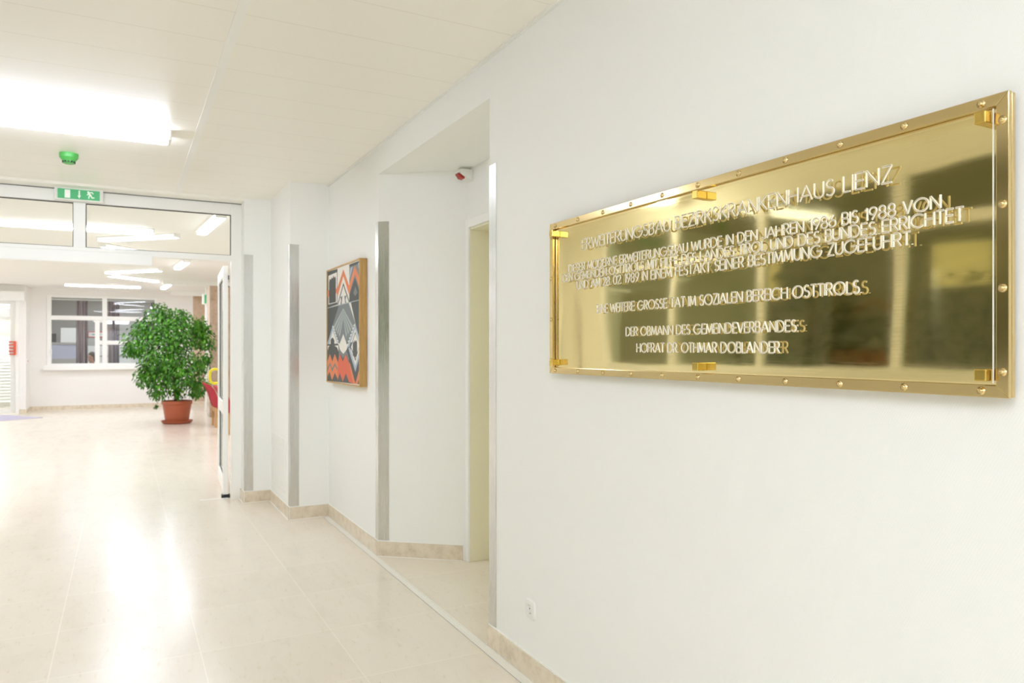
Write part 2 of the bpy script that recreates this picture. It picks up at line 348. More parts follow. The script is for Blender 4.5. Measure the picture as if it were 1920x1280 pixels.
# lobby columns
t = MB().box(16.4, 16.9, -.48, -.042, 0, 2.715, 'marble')
tag((t.build('column', bevel=.01)), 'brown marble clad column behind the red chairs, right of the potted tree', 'column')
t = MB().box(18.0, 18.12, -.20, -.106, 0, LZ, 'white')
tag((t.build('column', bevel=.006)), 'slim white post between the marble column and the far wall', 'column')
ART=[
('D',[(0.062,0.664),(0.421,0.673),(0.235,0.499),(0.062,0.346)]),
('D',[(0.763,0.68),(1,0.684),(1,0.348),(0.887,0.501)]),
('D',[(0.062,1),(0.38,0.993),(0.38,0.681),(0.062,0.67)]),
('C',[(0.089,0.961),(0.364,0.966),(0.364,0.7),(0.089,0.697)]),
('D',[(0.111,0.9),(0.136,0.929),(0.172,0.917),(0.197,0.937),(0.226,0.921),(0.256,0.947),(0.285,0.924),(0.314,0.937),(0.332,0.909),(0.332,0.706),(0.111,0.705)]),
('G',[(0.726,0.992),(1,0.992),(1,0.842),(0.877,0.966),(0.726,0.827)]),
('D',[(0.726,0.992),(1,0.992),(1,0.971),(0.726,0.97)]),
('B',[(0.956,0.979),(1.0,0.979),(1,0.946),(1,0.897)]),
('B',[(0.763,0.957),(0.817,0.967),(0.734,0.868),(0.726,0.889)]),
('D',[(0.877,0.901),(1,0.763),(1,0.679),(0.726,0.677),(0.726,0.754)]),
('G',[(0.877,0.901),(1,0.768),(1,0.738),(0.877,0.87),(0.726,0.734),(0.726,0.76)]),
('G',[(0.891,0.798),(0.946,0.744),(0.891,0.717),(0.835,0.746)]),
('O',[(0.062,0.824),(0.111,0.829),(0.111,0.77),(0.062,0.77)]),
('O',[(0.332,0.82),(0.388,0.833),(0.558,0.969),(0.719,0.819),(0.877,0.969),(1,0.85),(1,0.768),(0.877,0.898),(0.719,0.743),(0.558,0.912),(0.388,0.754),(0.332,0.791)]),
('D',[(0.558,0.856),(0.734,0.681),(0.712,0.681),(0.558,0.833),(0.405,0.679),(0.38,0.679)]),
('G',[(0.468,0.741),(0.531,0.745),(0.508,0.673),(0.46,0.666),(0.491,0.707)]),
('G',[(0.585,0.741),(0.652,0.741),(0.622,0.709),(0.652,0.671),(0.615,0.67)]),
('G',[(0.421,0.668),(0.712,0.675),(0.887,0.501),(0.672,0.314),(0.597,0.331),(0.558,0.416),(0.432,0.327),(0.235,0.505)]),
('L',[(0.558,0.639),(0.835,0.471),(0.813,0.45),(0.558,0.622),(0.281,0.464),(0.256,0.488)]),
('L',[(0.558,0.615),(0.778,0.452),(0.755,0.43),(0.558,0.598),(0.339,0.439),(0.314,0.464)]),
('L',[(0.558,0.591),(0.719,0.433),(0.697,0.411),(0.558,0.575),(0.396,0.416),(0.372,0.44)]),
('L',[(0.558,0.569),(0.66,0.413),(0.637,0.389),(0.558,0.551),(0.452,0.393),(0.428,0.418)]),
('L',[(0.062,0.671),(1,0.684),(1,0.677),(0.062,0.663)]),
('B',[(0.235,0.505),(0.432,0.327),(0.388,0.327),(0.235,0.456),(0.119,0.331),(0.062,0.332)]),
('D',[(0.167,0.322),(0.167,0.373),(0.197,0.387),(0.226,0.393),(0.256,0.386),(0.285,0.366),(0.285,0.322)]),
('D',[(0.062,0.334),(1,0.348),(1,0.009),(0.062,0)]),
('C',[(0.062,0.32),(0.136,0.322),(0.102,0.309),(0.075,0.277)]),
('C',[(0.29,0.319),(0.412,0.323),(0.421,0.267),(0.372,0.305)]),
('C',[(0.421,0.332),(0.558,0.357),(0.697,0.32),(0.652,0.283),(0.558,0.248),(0.452,0.288)]),
('G',[(0.432,0.288),(0.48,0.275),(0.558,0.244),(0.645,0.279),(0.726,0.215),(0.712,0.184),(0.637,0.25),(0.558,0.209),(0.468,0.248),(0.421,0.208)]),
('C',[(0.558,0.418),(0.657,0.332),(0.558,0.25),(0.456,0.333)]),
('B',[(0.887,0.501),(1,0.373),(1,0.318),(0.887,0.455),(0.726,0.304),(0.672,0.311)]),
('C',[(0.887,0.455),(1,0.328),(1,0.239),(0.894,0.104),(0.763,0.268)]),
('D',[(0.891,0.43),(1,0.318),(0.894,0.192),(0.763,0.306)]),
('C',[(0.891,0.414),(1,0.318),(0.894,0.212),(0.778,0.306)]),
('D',[(0.824,0.339),(0.841,0.354),(0.859,0.343),(0.877,0.365),(0.898,0.349),(0.918,0.367),(0.939,0.342),(0.943,0.248),(0.894,0.222),(0.824,0.237)]),
('D',[(0.652,0.283),(0.726,0.304),(0.894,0.117),(1,0.239),(1,0.159),(0.894,0.03)]),
('B',[(0.705,0.296),(0.749,0.305),(0.894,0.155),(1,0.281),(1,0.233),(0.894,0.104)]),
('O',[(0.712,0.19),(0.755,0.165),(0.894,0.013),(1,0.135),(1,0.061),(0.946,0.008),(0.835,0.008)]),
('O',[(0.062,0.038),(0.062,0.175),(0.15,0.246),(0.222,0.18),(0.306,0.247),(0.405,0.169),(0.405,0.022),(0.306,0.08),(0.215,0.009),(0.136,0.085)]),
('G',[(0.062,0.112),(0.15,0.171),(0.222,0.116),(0.306,0.167),(0.388,0.12),(0.388,0.103),(0.306,0.143),(0.222,0.085),(0.15,0.143),(0.062,0.083)]),
('R',[(0.405,0.18),(0.46,0.25),(0.546,0.184),(0.634,0.246),(0.719,0.174),(0.835,0.008),(0.726,0.017),(0.634,0.086),(0.546,0.011),(0.46,0.082),(0.388,0.018)]),
('C',[(0.218,0.501),(0.281,0.487),(0.252,0.475)]),
('C',[(0.894,0.495),(0.841,0.485),(0.866,0.47)]),
('C',[(0.247,0.475),(0.31,0.462),(0.281,0.45)]),
('C',[(0.866,0.47),(0.812,0.459),(0.837,0.446)]),
('C',[(0.276,0.45),(0.338,0.438),(0.309,0.424)]),
('C',[(0.836,0.444),(0.782,0.433),(0.808,0.42)]),
('C',[(0.305,0.424),(0.366,0.413),(0.338,0.4)]),
('C',[(0.807,0.419),(0.753,0.407),(0.778,0.394)]),
('C',[(0.333,0.4),(0.394,0.388),(0.366,0.375)]),
('C',[(0.777,0.393),(0.722,0.382),(0.748,0.368)]),
('C',[(0.361,0.375),(0.422,0.364),(0.394,0.351)]),
('C',[(0.747,0.367),(0.692,0.356),(0.718,0.341)]),
('C',[(0.388,0.35),(0.448,0.339),(0.421,0.327)]),
('C',[(0.717,0.341),(0.661,0.329),(0.687,0.315)]),
]

# ------------------------------------------------------------------ glazed partition with its swing door
PXF = 7.31
pt = thing('glazed_partition', (PX, 1.76, 0), 'white framed glass partition with transom lights across the end of the corridor', 'partition')
f = MB()
f.box(PXF, 7.39, .553, .645, 0, 2.755, 'white'); f.box(PXF, 7.39, 2.88, 2.97, 0, 2.755, 'white')
f.box(PXF, 7.39, .645, 2.88, 2.655, 2.755, 'white'); f.box(PXF, 7.39, .645, 2.88, 2.222, 2.275, 'white')
f.box(PXF, 7.39, 1.82, 1.911, 2.275, 2.655, 'white')
f.build('frame', pt, bevel=.003)
g = MB()
for a, b in ((.645, 1.82), (1.911, 2.88)):
    for r in ((a, a + .006, 2.275, 2.655), (b - .006, b, 2.275, 2.655), (a, b, 2.275, 2.281), (a, b, 2.649, 2.655)):
        g.box(7.335, 7.358, *r, 'black')
g.build('gasket', pt)
for a, b in ((.651, 1.814), (1.917, 2.874)):
    MB().box(7.344, 7.350, a, b, 2.281, 2.649, 'glass').build('transom_pane', pt)
MB().box(7.235, PXF, 1.307, 2.43, 2.135, 2.238, 'white').build('door_operator', pt, bevel=.006)
tag(MB().box(7.28, PXF, .540, .553, 2.225, 2.262, 'dark').build('latch', pt), 'black latch')
tag(MB().box(7.303, PXF, .545, .553, 0, 2.755, 'dark').box(7.303, PXF, .545, 2.88, 2.755, 2.7595, 'dark').build('edge_seal', pt), 'thin dark seal')

d = MB()
y0, y1 = .655, .70
d.box(7.445, 7.535, y0, y1, .03, 2.19, 'white'); d.box(8.38, 8.47, y0, y1, .03, 2.19, 'white')
for z0, z1 in ((.03, .17), (.78, .90), (2.09, 2.19)): d.box(7.535, 8.38, y0, y1, z0, z1, 'white')
dl = structure(d.build('door_1', bevel=.004))
g = MB()
for z0, z1 in ((.17, .78), (.90, 2.09)):
    for r in ((7.535, 7.539, z0, z1), (8.376, 8.38, z0, z1)): g.box(r[0], r[1], .670, .684, r[2], r[3], 'black')
    for r in ((z0, z0 + .004), (z1 - .004, z1)): g.box(7.539, 8.376, .670, .684, r[0], r[1], 'black')
    MB().box(7.539, 8.376, .674, .680, z0 + .004, z1 - .004, 'glass').build('door_pane', dl)
tag(g.build('gasket', dl), 'black glazing seal')
h = MB(); h.tube([(8.30, .70, 1.19), (8.30, .745, 1.195), (8.30, .775, 1.18), (8.30, .785, 1.15), (8.30, .785, 1.09), (8.30, .775, 1.06), (8.30, .745, 1.045), (8.30, .70, 1.05)], .0135, 'yellow', 10)
h.box(8.27, 8.33, .70, .708, 1.02, 1.22, 'white')
tag(h.build('pull_handle', dl, smooth=False), 'bright yellow D-shaped pull handle')
tag(MB().box(7.435, 7.50, .64, .715, 0, .03, 'black').build('floor_pivot', dl), 'black floor pivot')
tag(MB().box(7.43, 7.45, .648, .655, 2.06, 2.10, 'black').box(7.43, 7.45, .648, .655, 1.99, 2.0, 'black').build('hinge', dl), 'black hinge')
HG = Vector((7.45, .70, 0)); RZ = Matrix.Rotation(math.radians(-3.4), 4, 'Z')     # the leaf stands a little past square
dl.location = HG + RZ @ (dl.location - HG); dl.rotation_euler.z = math.radians(-3.4)
structure(MB().box(7.405, 7.425, .66, .90, 0, .004, 'white').build('trim_8'))

# ------------------------------------------------------------------ steel corner guards
def guard(corner, a, b, wa, wb, label, z0=.108, z1=2.268):
    """L profile hugging a convex corner; a, b = unit directions along the two faces, n = outward"""
    c = Vector(corner); a = Vector(a).normalized(); b = Vector(b).normalized(); t = .0025; n = -(a + b).normalized()
    na = Vector((-a.y, a.x)); na = na if na.dot(n) > 0 else -na
    nb = Vector((-b.y, b.x)); nb = nb if nb.dot(n) > 0 else -nb
    k = t / max(.2, n.dot(na)); o = c + n * k
    p = [c, c + a * wa, c + a * wa + na * t, o, c + b * wb + nb * t, c + b * wb]
    m_ = MB().prism([(q.x, q.y) for q in p], z0, z1, 'steel')
    return tag(m_.build('corner_guard'), label, 'corner guard', 'steel corner guards along the right wall')
guard((3.148, 0), (-1, 0), (.392, -.486), .072, .07, 'tall brushed steel corner guard on the near edge of the recess, beside the plaque')
guard((4.87, 0), (1, 0), (-.39, -.486), .062, .075, 'tall brushed steel corner guard at the far edge of the recess, beside the painting')
guard((6.24, .32), (0, -1), (1, 0), .072, .06, 'tall brushed steel corner guard on the projecting pier left of the painting')
guard((7.12, .555), (0, -1), (1, 0), .075, .06, 'tall brushed steel corner guard nearest the glass partition')

tag(MB().box(6.95, 7.03, WY - .003, WY, .108, 2.27, 'steel').build('corner_guard'), 'flat steel wall guard on the window side, mirrored at the left end of the plaque', 'corner guard')

# ------------------------------------------------------------------ brass plaque
X0, X1, Z0, Z1 = .811, 2.535, 1.306, 1.897
pq = thing('memorial_plaque', ((X0 + X1) / 2, 0, Z0), 'large polished brass plaque with riveted frame and engraved text on the right wall', 'plaque')
MB().box(X0 + .012, X1 - .012, 0, .010, Z0 + .012, Z1 - .012, 'dark').build('spacer', pq)
FW = .024
p = MB(); nx, nz = 90, 40
vs = []; 
for j in range(nz + 1):
    for i in range(nx + 1):
        x = X0 + .004 + (X1 - X0 - .008) * i / nx; z = Z0 + .004 + (Z1 - Z0 - .008) * j / nz
        u = (x - X0) / (X1 - X0); v = (z - Z0) / (Z1 - Z0)
        y = .0215 + .00022 * math.sin(9.5 * x + 1.1 * math.sin(7 * z)) * (.5 + .5 * v) + .00007 * math.sin(31 * x + 9 * z) + .0009 * math.sin(math.pi * v) * (.6 + .4 * math.sin(3 * x))
        y += .00008 * math.sin(23 * z + 5 * x) - .0010 * max(0, u - .86) * 2
        vs.append((x, y, z))
p.mesh(vs, [(j * (nx + 1) + i, j * (nx + 1) + i + 1, (j + 1) * (nx + 1) + i + 1, (j + 1) * (nx + 1) + i) for j in range(nz) for i in range(nx)], 'brass')
plate = p.build('brass_plate', pq, smooth=True)
plate.data.flip_normals()
f = MB()
def strip(pts, ya, yb, k):      # pts in x,z
    n = len(pts); vs = [(x, ya, z) for x, z in pts] + [(x, yb, z) for x, z in pts]
    f.mesh(vs, [tuple(range(n)), tuple(range(n, 2 * n))[::-1]] + [(i, n + i, n + (i + 1) % n, (i + 1) % n) for i in range(n)], k)
for ya, yb, e, w_ in ((.024, .034, 0, FW), (.010, .0205, .001, .03)):
    a0, a1, c0, c1 = X0 + e, X1 - e, Z0 + e, Z1 - e
    strip([(a0, c1), (a1, c1), (a1 - w_, c1 - w_), (a0 + w_, c1 - w_)], ya, yb, 'brass_frame')
    strip([(a0, c0), (a0 + w_, c0 + w_), (a1 - w_, c0 + w_), (a1, c0)], ya, yb, 'brass_frame')
    strip([(a0, c0), (a0, c1), (a0 + w_, c1 - w_), (a0 + w_, c0 + w_)], ya, yb, 'brass_frame')
    strip([(a1, c0), (a1 - w_, c0 + w_), (a1 - w_, c1 - w_), (a1, c1)], ya, yb, 'brass_frame')
fr = f.build('frame', pq, bevel=.0012)
bmx = bmesh.new(); bmx.from_mesh(fr.data); bmesh.ops.recalc_face_normals(bmx, faces=bmx.faces); bmx.to_mesh(fr.data); bmx.free()
riv = None
def rivet(x, z):
    global riv
    if riv is None:
        riv = MB().lathe([(.0085, 0), (.0085, .001), (.0052, .0015), (.005, .003), (.0036, .0055), (.0012, .0065)], (x, .034, z), 'brass_frame', 14, Vector((0, 1, 0))).build('rivet', pq, smooth=True)
        rivet.base = (x, z); return
    c = riv.copy(); COL.objects.link(c); c.parent = pq; c.matrix_parent_inverse = riv.matrix_parent_inverse.copy()
    c.location = riv.location + Vector((x - rivet.base[0], 0, z - rivet.base[1]))
for k in range(11):
    rivet(.863 + .1629 * k, Z1 - .012); rivet(.863 + .1629 * k, Z0 + .0125)
for k in range(4):
    rivet(X0 + .0115, 1.843 - .1622 * k); rivet(X1 - .013, 1.843 - .1622 * k)
for x in (.852, 1.664, 2.487):
    for z in (1.852, 1.350):
        c = MB(); c.box(x - .0115, x + .0115, .0215, .058, z - .0115, z + .0115, 'brass_gold')
        c.build('clip', pq, bevel=.0018)
MB().box(.840, 2.507, .0335, .0362, 1.334, 1.869, 'acrylic').build('clear_panel', pq)
e = MB(); e.box(2.507, 2.5095, .0335, .0362, 1.334, 1.869, 'brass_gold'); e.build('panel_edge_glint', pq)  # gold strip paints the glow along the clear sheet's left edge
e = MB(); e.box(.8385, .840, .0335, .0362, 1.334, 1.869, 'letter'); e.build('panel_edge_glint', pq)  # white strip paints the sparkle along the right edge

def arc(cx, cy, rx, ry, a0, a1, n=10):
    return [(cx + rx * math.cos(math.radians(a0 + (a1 - a0) * i / n)), cy + ry * math.sin(math.radians(a0 + (a1 - a0) * i / n))) for i in range(n + 1)]
_B = [[(0, 0), (0, 1), (.22, 1)] + arc(.26, .76, .22, .24, 90, -90) + [(0, .52)], [(.26, .52)] + arc(.28, .26, .25, .26, 90, -90) + [(0, 0)]]
_S = [arc(.25, .755, .215, .245, 40, 270, 9) + arc(.25, .255, .245, .255, 90, -145, 10)]
_U = [[(0, 1), (0, .28)] + arc(.29, .28, .29, .28, 180, 360) + [(.58, 1)]]
dot = lambda x, y: [(x, y - .03), (x, y + .03)]
GL = {
 'A': (.80, [[(0, 0), (.40, 1), (.80, 0)], [(.13, .32), (.67, .32)]]),
 'B': (.53, _B), 'D': (.74, [[(0, 0), (0, 1), (.24, 1)] + arc(.24, .5, .5, .5, 90, -90, 14) + [(0, 0)]]),
 'C': (.86, [arc(.5, .5, .5, .5, 45, 315, 16)]),
 'E': (.48, [[(.48, 1), (0, 1), (0, 0), (.48, 0)], [(0, .52), (.45, .52)]]),
 'F': (.45, [[(.45, 1), (0, 1), (0, 0)], [(0, .52), (.42, .52)]]),
 'G': (.98, [arc(.5, .5, .5, .5, 45, 360, 18) + [(.58, .5)]]),
 'H': (.62, [[(0, 0), (0, 1)], [(.62, 0), (.62, 1)], [(0, .52), (.62, .52)]]),
 'I': (0, [[(0, 0), (0, 1)]]),
 'J': (.38, [[(.38, 1), (.38, .19)] + arc(.19, .19, .19, .19, 0, -170, 8)]),
 'K': (.56, [[(0, 0), (0, 1)], [(.54, 1), (0, .42)], [(.14, .56), (.56, 0)]]),
 'L': (.40, [[(0, 1), (0, 0), (.40, 0)]]),
 'M': (.84, [[(0, 0), (.10, 1), (.42, .12), (.74, 1), (.84, 0)]]),
 'N': (.66, [[(0, 0), (0, 1), (.66, 0), (.66, 1)]]),
 'O': (1.0, [arc(.5, .5, .5, .5, 0, 360, 20)]),
 'R': (.54, [[(0, 0), (0, 1), (.24, 1)] + arc(.25, .74, .25, .26, 90, -90) + [(0, .48)], [(.22, .48), (.54, 0)]]),
 'S': (.50, _S), 'T': (.50, [[(0, 1), (.50, 1)], [(.25, 1), (.25, 0)]]),
 'U': (.58, _U), 'Ü': (.58, _U + [dot(.17, 1.17), dot(.41, 1.17)]),
 'V': (.66, [[(0, 1), (.33, 0), (.66, 1)]]), 'W': (1.0, [[(0, 1), (.25, 0), (.5, .9), (.75, 0), (1.0, 1)]]),
 'Z': (.54, [[(.02, 1), (.54, 1), (0, 0), (.54, 0)]]),
 '0': (.60, [arc(.30, .5, .30, .5, 0, 360, 18)]), '1': (.20, [[(0, .82), (.2, 1), (.2, 0)]]),
 '2': (.52, [arc(.26, .74, .25, .26, 170, -40, 10) + [(0, 0), (.52, 0)]]),
 '6': (.58, [arc(.29, .29, .29, .29, 0, 360, 16), [(.03, .40), (.36, 1)]]),
 '8': (.56, [arc(.28, .75, .23, .25, 0, 360, 14), arc(.28, .25, .28, .26, 0, 360, 14)]),
 '9': (.58, [arc(.29, .71, .29, .29, 0, 360, 16), [(.55, .60), (.22, 0)]]),
 '.': (0, [dot(0, .03)]), ':': (0, [dot(0, .03), dot(0, .55)]),
}
def inscription(txt, xl, xr, zb, h):
    pen = 0; lines = []
    for ch in txt:
        if ch == ' ': pen += .42; continue
        w_, st = GL[ch]
        lines += [[(pen + x, y) for x, y in s] for s in st]; pen += w_ + .15
    k = (xl - xr) / (pen - .15); b = MB()
    for s in lines:
        run = [s[0]]
        for i in range(1, len(s)):
            run.append(s[i]); cut = i == len(s) - 1
            if not cut:
                a = Vector((s[i][0] - s[i - 1][0], s[i][1] - s[i - 1][1])); c_ = Vector((s[i + 1][0] - s[i][0], s[i + 1][1] - s[i][1]))
                cut = a.length > 1e-6 and c_.length > 1e-6 and a.angle(c_) > .9
            if cut:
                b.tube([(xl - x * k, .0368, zb + y * h) for x, y in run], .0024, 'letter', 6, ref=(0, 1, 0))
                b.tube([(xl - x * k, .0388, zb + y * h) for x, y in run], .0009, 'letter_core', 4, ref=(0, 1, 0)); run = [s[i]]
    return b.build('inscription', pq)
for a in (('ERWEITERUNGSBAU BEZIRKSKRANKENHAUS LIENZ', 2.295, 1.053, 1.769, .037),
          ('DIESER MODERNE ERWEITERUNGSBAU WURDE IN DEN JAHREN 1986 BIS 1988 VON', 2.389, .943, 1.693, .0275),
          ('DEN GEMEINDEN OSTTIROLS MIT HILFE DES LANDES TIROL UND DES BUNDES ERRICHTET', 2.432, .896, 1.660, .0275),
          ('UND AM 28. 02. 1989 IN EINEM FESTAKT SEINER BESTIMMUNG ZUGEFÜHRT.', 2.331, 1.005, 1.625, .029),
          ('EINE WEITERE GROSSE TAT IM SOZIALEN BEREICH OSTTIROLS.', 2.198, 1.130, 1.530, .029),
          ('DER OBMANN DES GEMEINDEVERBANDES:', 2.026, 1.310, 1.446, .028),
          ('HOFRAT DR. OTHMAR DOBLANDER', 1.967, 1.368, 1.391, .029)):
    inscription(*a)

# ------------------------------------------------------------------ painting
PA, PB, PZ0, PZ1 = 5.127, 6.083, 1.133, 2.048
pa = thing('painting', ((PA + PB) / 2, 0, PZ0), 'framed abstract painting with orange zigzags, grey arches and triangles', 'painting')
f = MB(); t = .012
f.box(PA, PA + t, .004, .058, PZ0, PZ1, 'oak'); f.box(PB - t, PB, .004, .058, PZ0, PZ1, 'oak')
f.box(PA + t, PB - t, .004, .058, PZ0, PZ0 + t, 'oak'); f.box(PA + t, PB - t, .004, .058, PZ1 - t, PZ1, 'oak')
tag(f.build('frame', pa, bevel=.0015), 'oak box frame')
c = MB(); c.box(PA + t, PB - t, 0, .052, PZ0 + t, PZ1 - t, 'artC')
for i, (k, pts) in enumerate(ART):
    y = .0522 + i * .00005
    q = [(PB - t - max(0, (s - .06) / .94) * (PB - PA - 2 * t), y, PZ0 + t + v * (PZ1 - PZ0 - 2 * t)) for s, v in pts]
    ar = sum(q[j][0] * q[(j + 1) % len(q)][2] - q[(j + 1) % len(q)][0] * q[j][2] for j in range(len(q)))
    c.face(q if ar < 0 else q[::-1], 'art' + k)
c.build('canvas', pa)

# ------------------------------------------------------------------ wall socket
sk = thing('wall_socket', (2.745, 0, .255), 'white square power socket low on the right wall under the plaque', 'socket')
def rsq(h, r, n=64):
    out = []
    for i in range(n):
        a = 2 * math.pi * i / n; cx, sx = math.cos(a), math.sin(a)
        p_ = 5.5; k = h / ((abs(cx) ** p_ + abs(sx) ** p_) ** (1 / p_)); out.append((k * cx, k * sx))
    return out
b = MB(); n = 64; cx, cz = 2.745, .297
rings = [(rsq(.0405, 0), 0), (rsq(.0405, 0), .006), (rsq(.0385, 0), .009), (rsq(.029, 0), .0095), (rsq(.028, 0), .0105),
         ([(.0205 * math.cos(2 * math.pi * i / n), .0205 * math.sin(2 * math.pi * i / n)) for i in range(n)], .0105)]
vs = [(cx + x, y, cz + z) for r, y in rings for x, z in r]
b.mesh(vs, [(i * n + j, (i + 1) * n + j, (i + 1) * n + (j + 1) % n, i * n + (j + 1) % n) for i in range(len(rings) - 1) for j in range(n)], 'white2')
b.build('cover_plate', sk)
b = MB()
vs = [(cx + .0205 * math.cos(2 * math.pi * i / n), .0105, cz + .0205 * math.sin(2 * math.pi * i / n)) for i in range(n)] + [(cx + .019 * math.cos(2 * math.pi * i / n), .002, cz + .019 * math.sin(2 * math.pi * i / n)) for i in range(n)]
b.mesh(vs, [(j, n + j, n + (j + 1) % n, (j + 1) % n) for j in range(n)] + [tuple(range(n, 2 * n))], 'white2')
b.build('socket_well', sk)
for s in (-1, 1):
    b = MB(); b.lathe([(.003, 0), (.003, .0012)], (cx + s * .0095, .0018, cz), 'dark', 12, Vector((0, 1, 0))); b.build('pin_hole', sk)
for s in (-1, 1): MB().box(cx - .003, cx + .003, .002, .008, cz + s * .0172 - .0022, cz + s * .0172 + .0022, 'steel').build('earth_clip', sk)

# ------------------------------------------------------------------ alarm indicator in the recess
ix0, ix1, iz0, iz1 = 4.395, 4.465, 2.515, 2.575
al = thing('alarm_indicator', ((ix0 + ix1) / 2, -.486, iz0), 'small white wall lamp with a red lens above the recessed door', 'alarm lamp')
b = MB()
pf = [(-.486, iz0 - .012), (-.486, iz1), (-.405, iz1), (-.388, iz1 - .026), (-.41, iz0 + .016)]
vs = [(x, y, z) for x in (ix0, ix1) for y, z in pf]; k = len(pf)
b.mesh(vs, [tuple(range(k)), tuple(range(k, 2 * k))[::-1]] + [(i, k + i, k + (i + 1) % k, (i + 1) % k) for i in range(k)], 'white2')
b.build('housing', al, bevel=.003)
b = MB()
pf = [(-.43, iz0 + .004), (-.384, iz1 - .030), (-.380, iz1 - .038), (-.40, iz0 - .004), (-.425, iz0 - .008)]
vs = [(x, y, z) for x in (ix0 - .004, ix1 - .022) for y, z in pf]; k = len(pf)
b.mesh(vs, [tuple(range(k)), tuple(range(k, 2 * k))[::-1]] + [(i, k + i, k + (i + 1) % k, (i + 1) % k) for i in range(k)], 'red')
tag(b.build('lens', al, bevel=.003), 'dark red lens')

# ------------------------------------------------------------------ low access panel on the pier
ap = thing('access_panel', (6.73, .32, .18), 'pale access panel set low in the side of the stepped pier', 'access panel')
b = MB(); y = .32
for r in ((6.42, 6.45, .18, .64), (7.0, 7.03, .18, .64), (6.45, 7.0, .18, .21), (6.45, 7.0, .61, .64)): b.box(r[0], r[1], y, y + .006, r[2], r[3], 'white2')
b.build('frame', ap, bevel=.0015)
b = MB(); b.box(6.455, 6.995, y, y + .003, .215, .605, 'white2'); b.box(6.475, 6.975, y + .003, y + .0045, .235, .55, 'white2'); b.build('cover', ap, bevel=.001)

# ------------------------------------------------------------------ smoke detector
sd = thing('smoke_detector', (6.08, 1.875, CZ), 'round green smoke detector on the corridor ceiling near the exit sign', 'smoke detector')
b = MB(); b.lathe([(.060, 2.782), (.060, 2.770), (.058, 2.752), (.052, 2.744), (.040, 2.728), (.036, 2.716), (.030, 2.710)][::-1], (6.08, 1.875, 0), 'green', 32); b.build('housing', sd, smooth=False, bevel=.001)
b = MB()
for i in range(12):
    a = 2 * math.pi * i / 12
    b.cbox(Matrix.Translation((6.08 + .0382 * math.cos(a), 1.875 + .0382 * math.sin(a), 2.7215)) @ Matrix.Rotation(a, 4, 'Z'), .006, .012, .011, 'black')
tag(b.build('vent_slots', sd), 'black vent slots')

# ------------------------------------------------------------------ emergency exit sign
es = thing('exit_sign', (7.27, 1.865, 2.655), 'green exit sign with door, arrow and running figure above the glass partition', 'exit sign')
MB().box(7.235, PXF, 1.687, 2.043, 2.655, 2.768, 'white2').build('housing', es, bevel=.004)
ya, yb, za, zb = 2.021, 1.712, 2.667, 2.749
MB().box(7.2335, 7.235, ya, yb, za, zb, 'sign').build('green_panel', es)
b = MB()
def sp(px_, py_): return (7.2328, ya + (yb - ya) * (px_ - 345) / 1350, zb - (zb - za) * (py_ - 320 - (px_ - 345) * .085) / 305)
def poly(pts): b.face([sp(*q) for q in pts], 'signw')
def stroke(p0, p1, w_):
    d_ = Vector((p1[0] - p0[0], p1[1] - p0[1])).normalized(); n_ = Vector((-d_.y, d_.x)) * w_ / 2
    poly([(p0[0] + n_.x, p0[1] + n_.y), (p1[0] + n_.x, p1[1] + n_.y), (p1[0] - n_.x, p1[1] - n_.y), (p0[0] - n_.x, p0[1] - n_.y)])
poly([(570, 365), (745, 378), (745, 633), (570, 620)]); b.build('door_symbol', es); b = MB()
poly([(1010, 405), (1055, 408), (1055, 560), (1010, 557)]); poly([(978, 560), (1085, 565), (1030, 655)]); b.build('arrow_symbol', es); b = MB()
poly([(1320 + 32 * math.cos(t_ * math.pi / 6), 458 + 32 * math.sin(t_ * math.pi / 6)) for t_ in range(12)])
for a in (((1325, 480), (1405, 575), 62), ((1360, 475), (1450, 468), 30), ((1440, 465), (1485, 520), 28), ((1350, 515), (1280, 545), 28), ((1385, 565), (1338, 600), 38), ((1342, 590), (1340, 665), 34), ((1400, 565), (1445, 640), 40), ((1430, 640), (1520, 640), 32)):
    stroke(*a)
b.build('running_figure', es)

# ------------------------------------------------------------------ ceiling lights
def lamp(p0, p1, wd, zb_, zt, label, group, dm='diff2', name='ceiling_light'):
    a, c = Vector(p0), Vector(p1); mid = (a + c) / 2; L_ = (c - a).length; an = math.atan2(c.y - a.y, c.x - a.x)
    o = thing(name, (mid.x, mid.y, zb_), label, 'ceiling light', group)
    T = Matrix.Translation((mid.x, mid.y, (zb_ + zt) / 2)) @ Matrix.Rotation(an, 4, 'Z')
    e = .018
    dh = (zt - zb_) * (.92 if dm == 'diff' else .62)
    b = MB(); b.cbox(T @ Matrix.Translation((0, 0, dh / 2 - (zt - zb_) / 2)), L_ - 2 * e, wd, dh, dm); df = b.build('diffuser', o, bevel=.008, segs=3)
    if dm == 'diff2':
        df.data.materials.append(M['diff3'])
        for p in df.data.polygons: p.material_index = 0 if p.normal.z < -.5 else 1
    for s in (-1, 1):
        b = MB(); b.cbox(T @ Matrix.Translation((s * (L_ / 2 - e / 2), 0, 0)), e, wd + .004, zt - zb_, 'white'); b.build('end_cap', o, bevel=.004)
    b = MB(); b.cbox(T @ Matrix.Translation((0, 0, dh / 2)), L_ - 2 * e, wd + (.006 if dm == 'diff' else .04), zt - zb_ - dh, 'white'); b.build('tray', o)
    return o
lamp((5.20, 1.265), (5.20, 2.80), .145, 2.718, CZ, 'long white fluorescent ceiling light in the corridor, before the green smoke detector', 'corridor ceiling lights', 'diff')
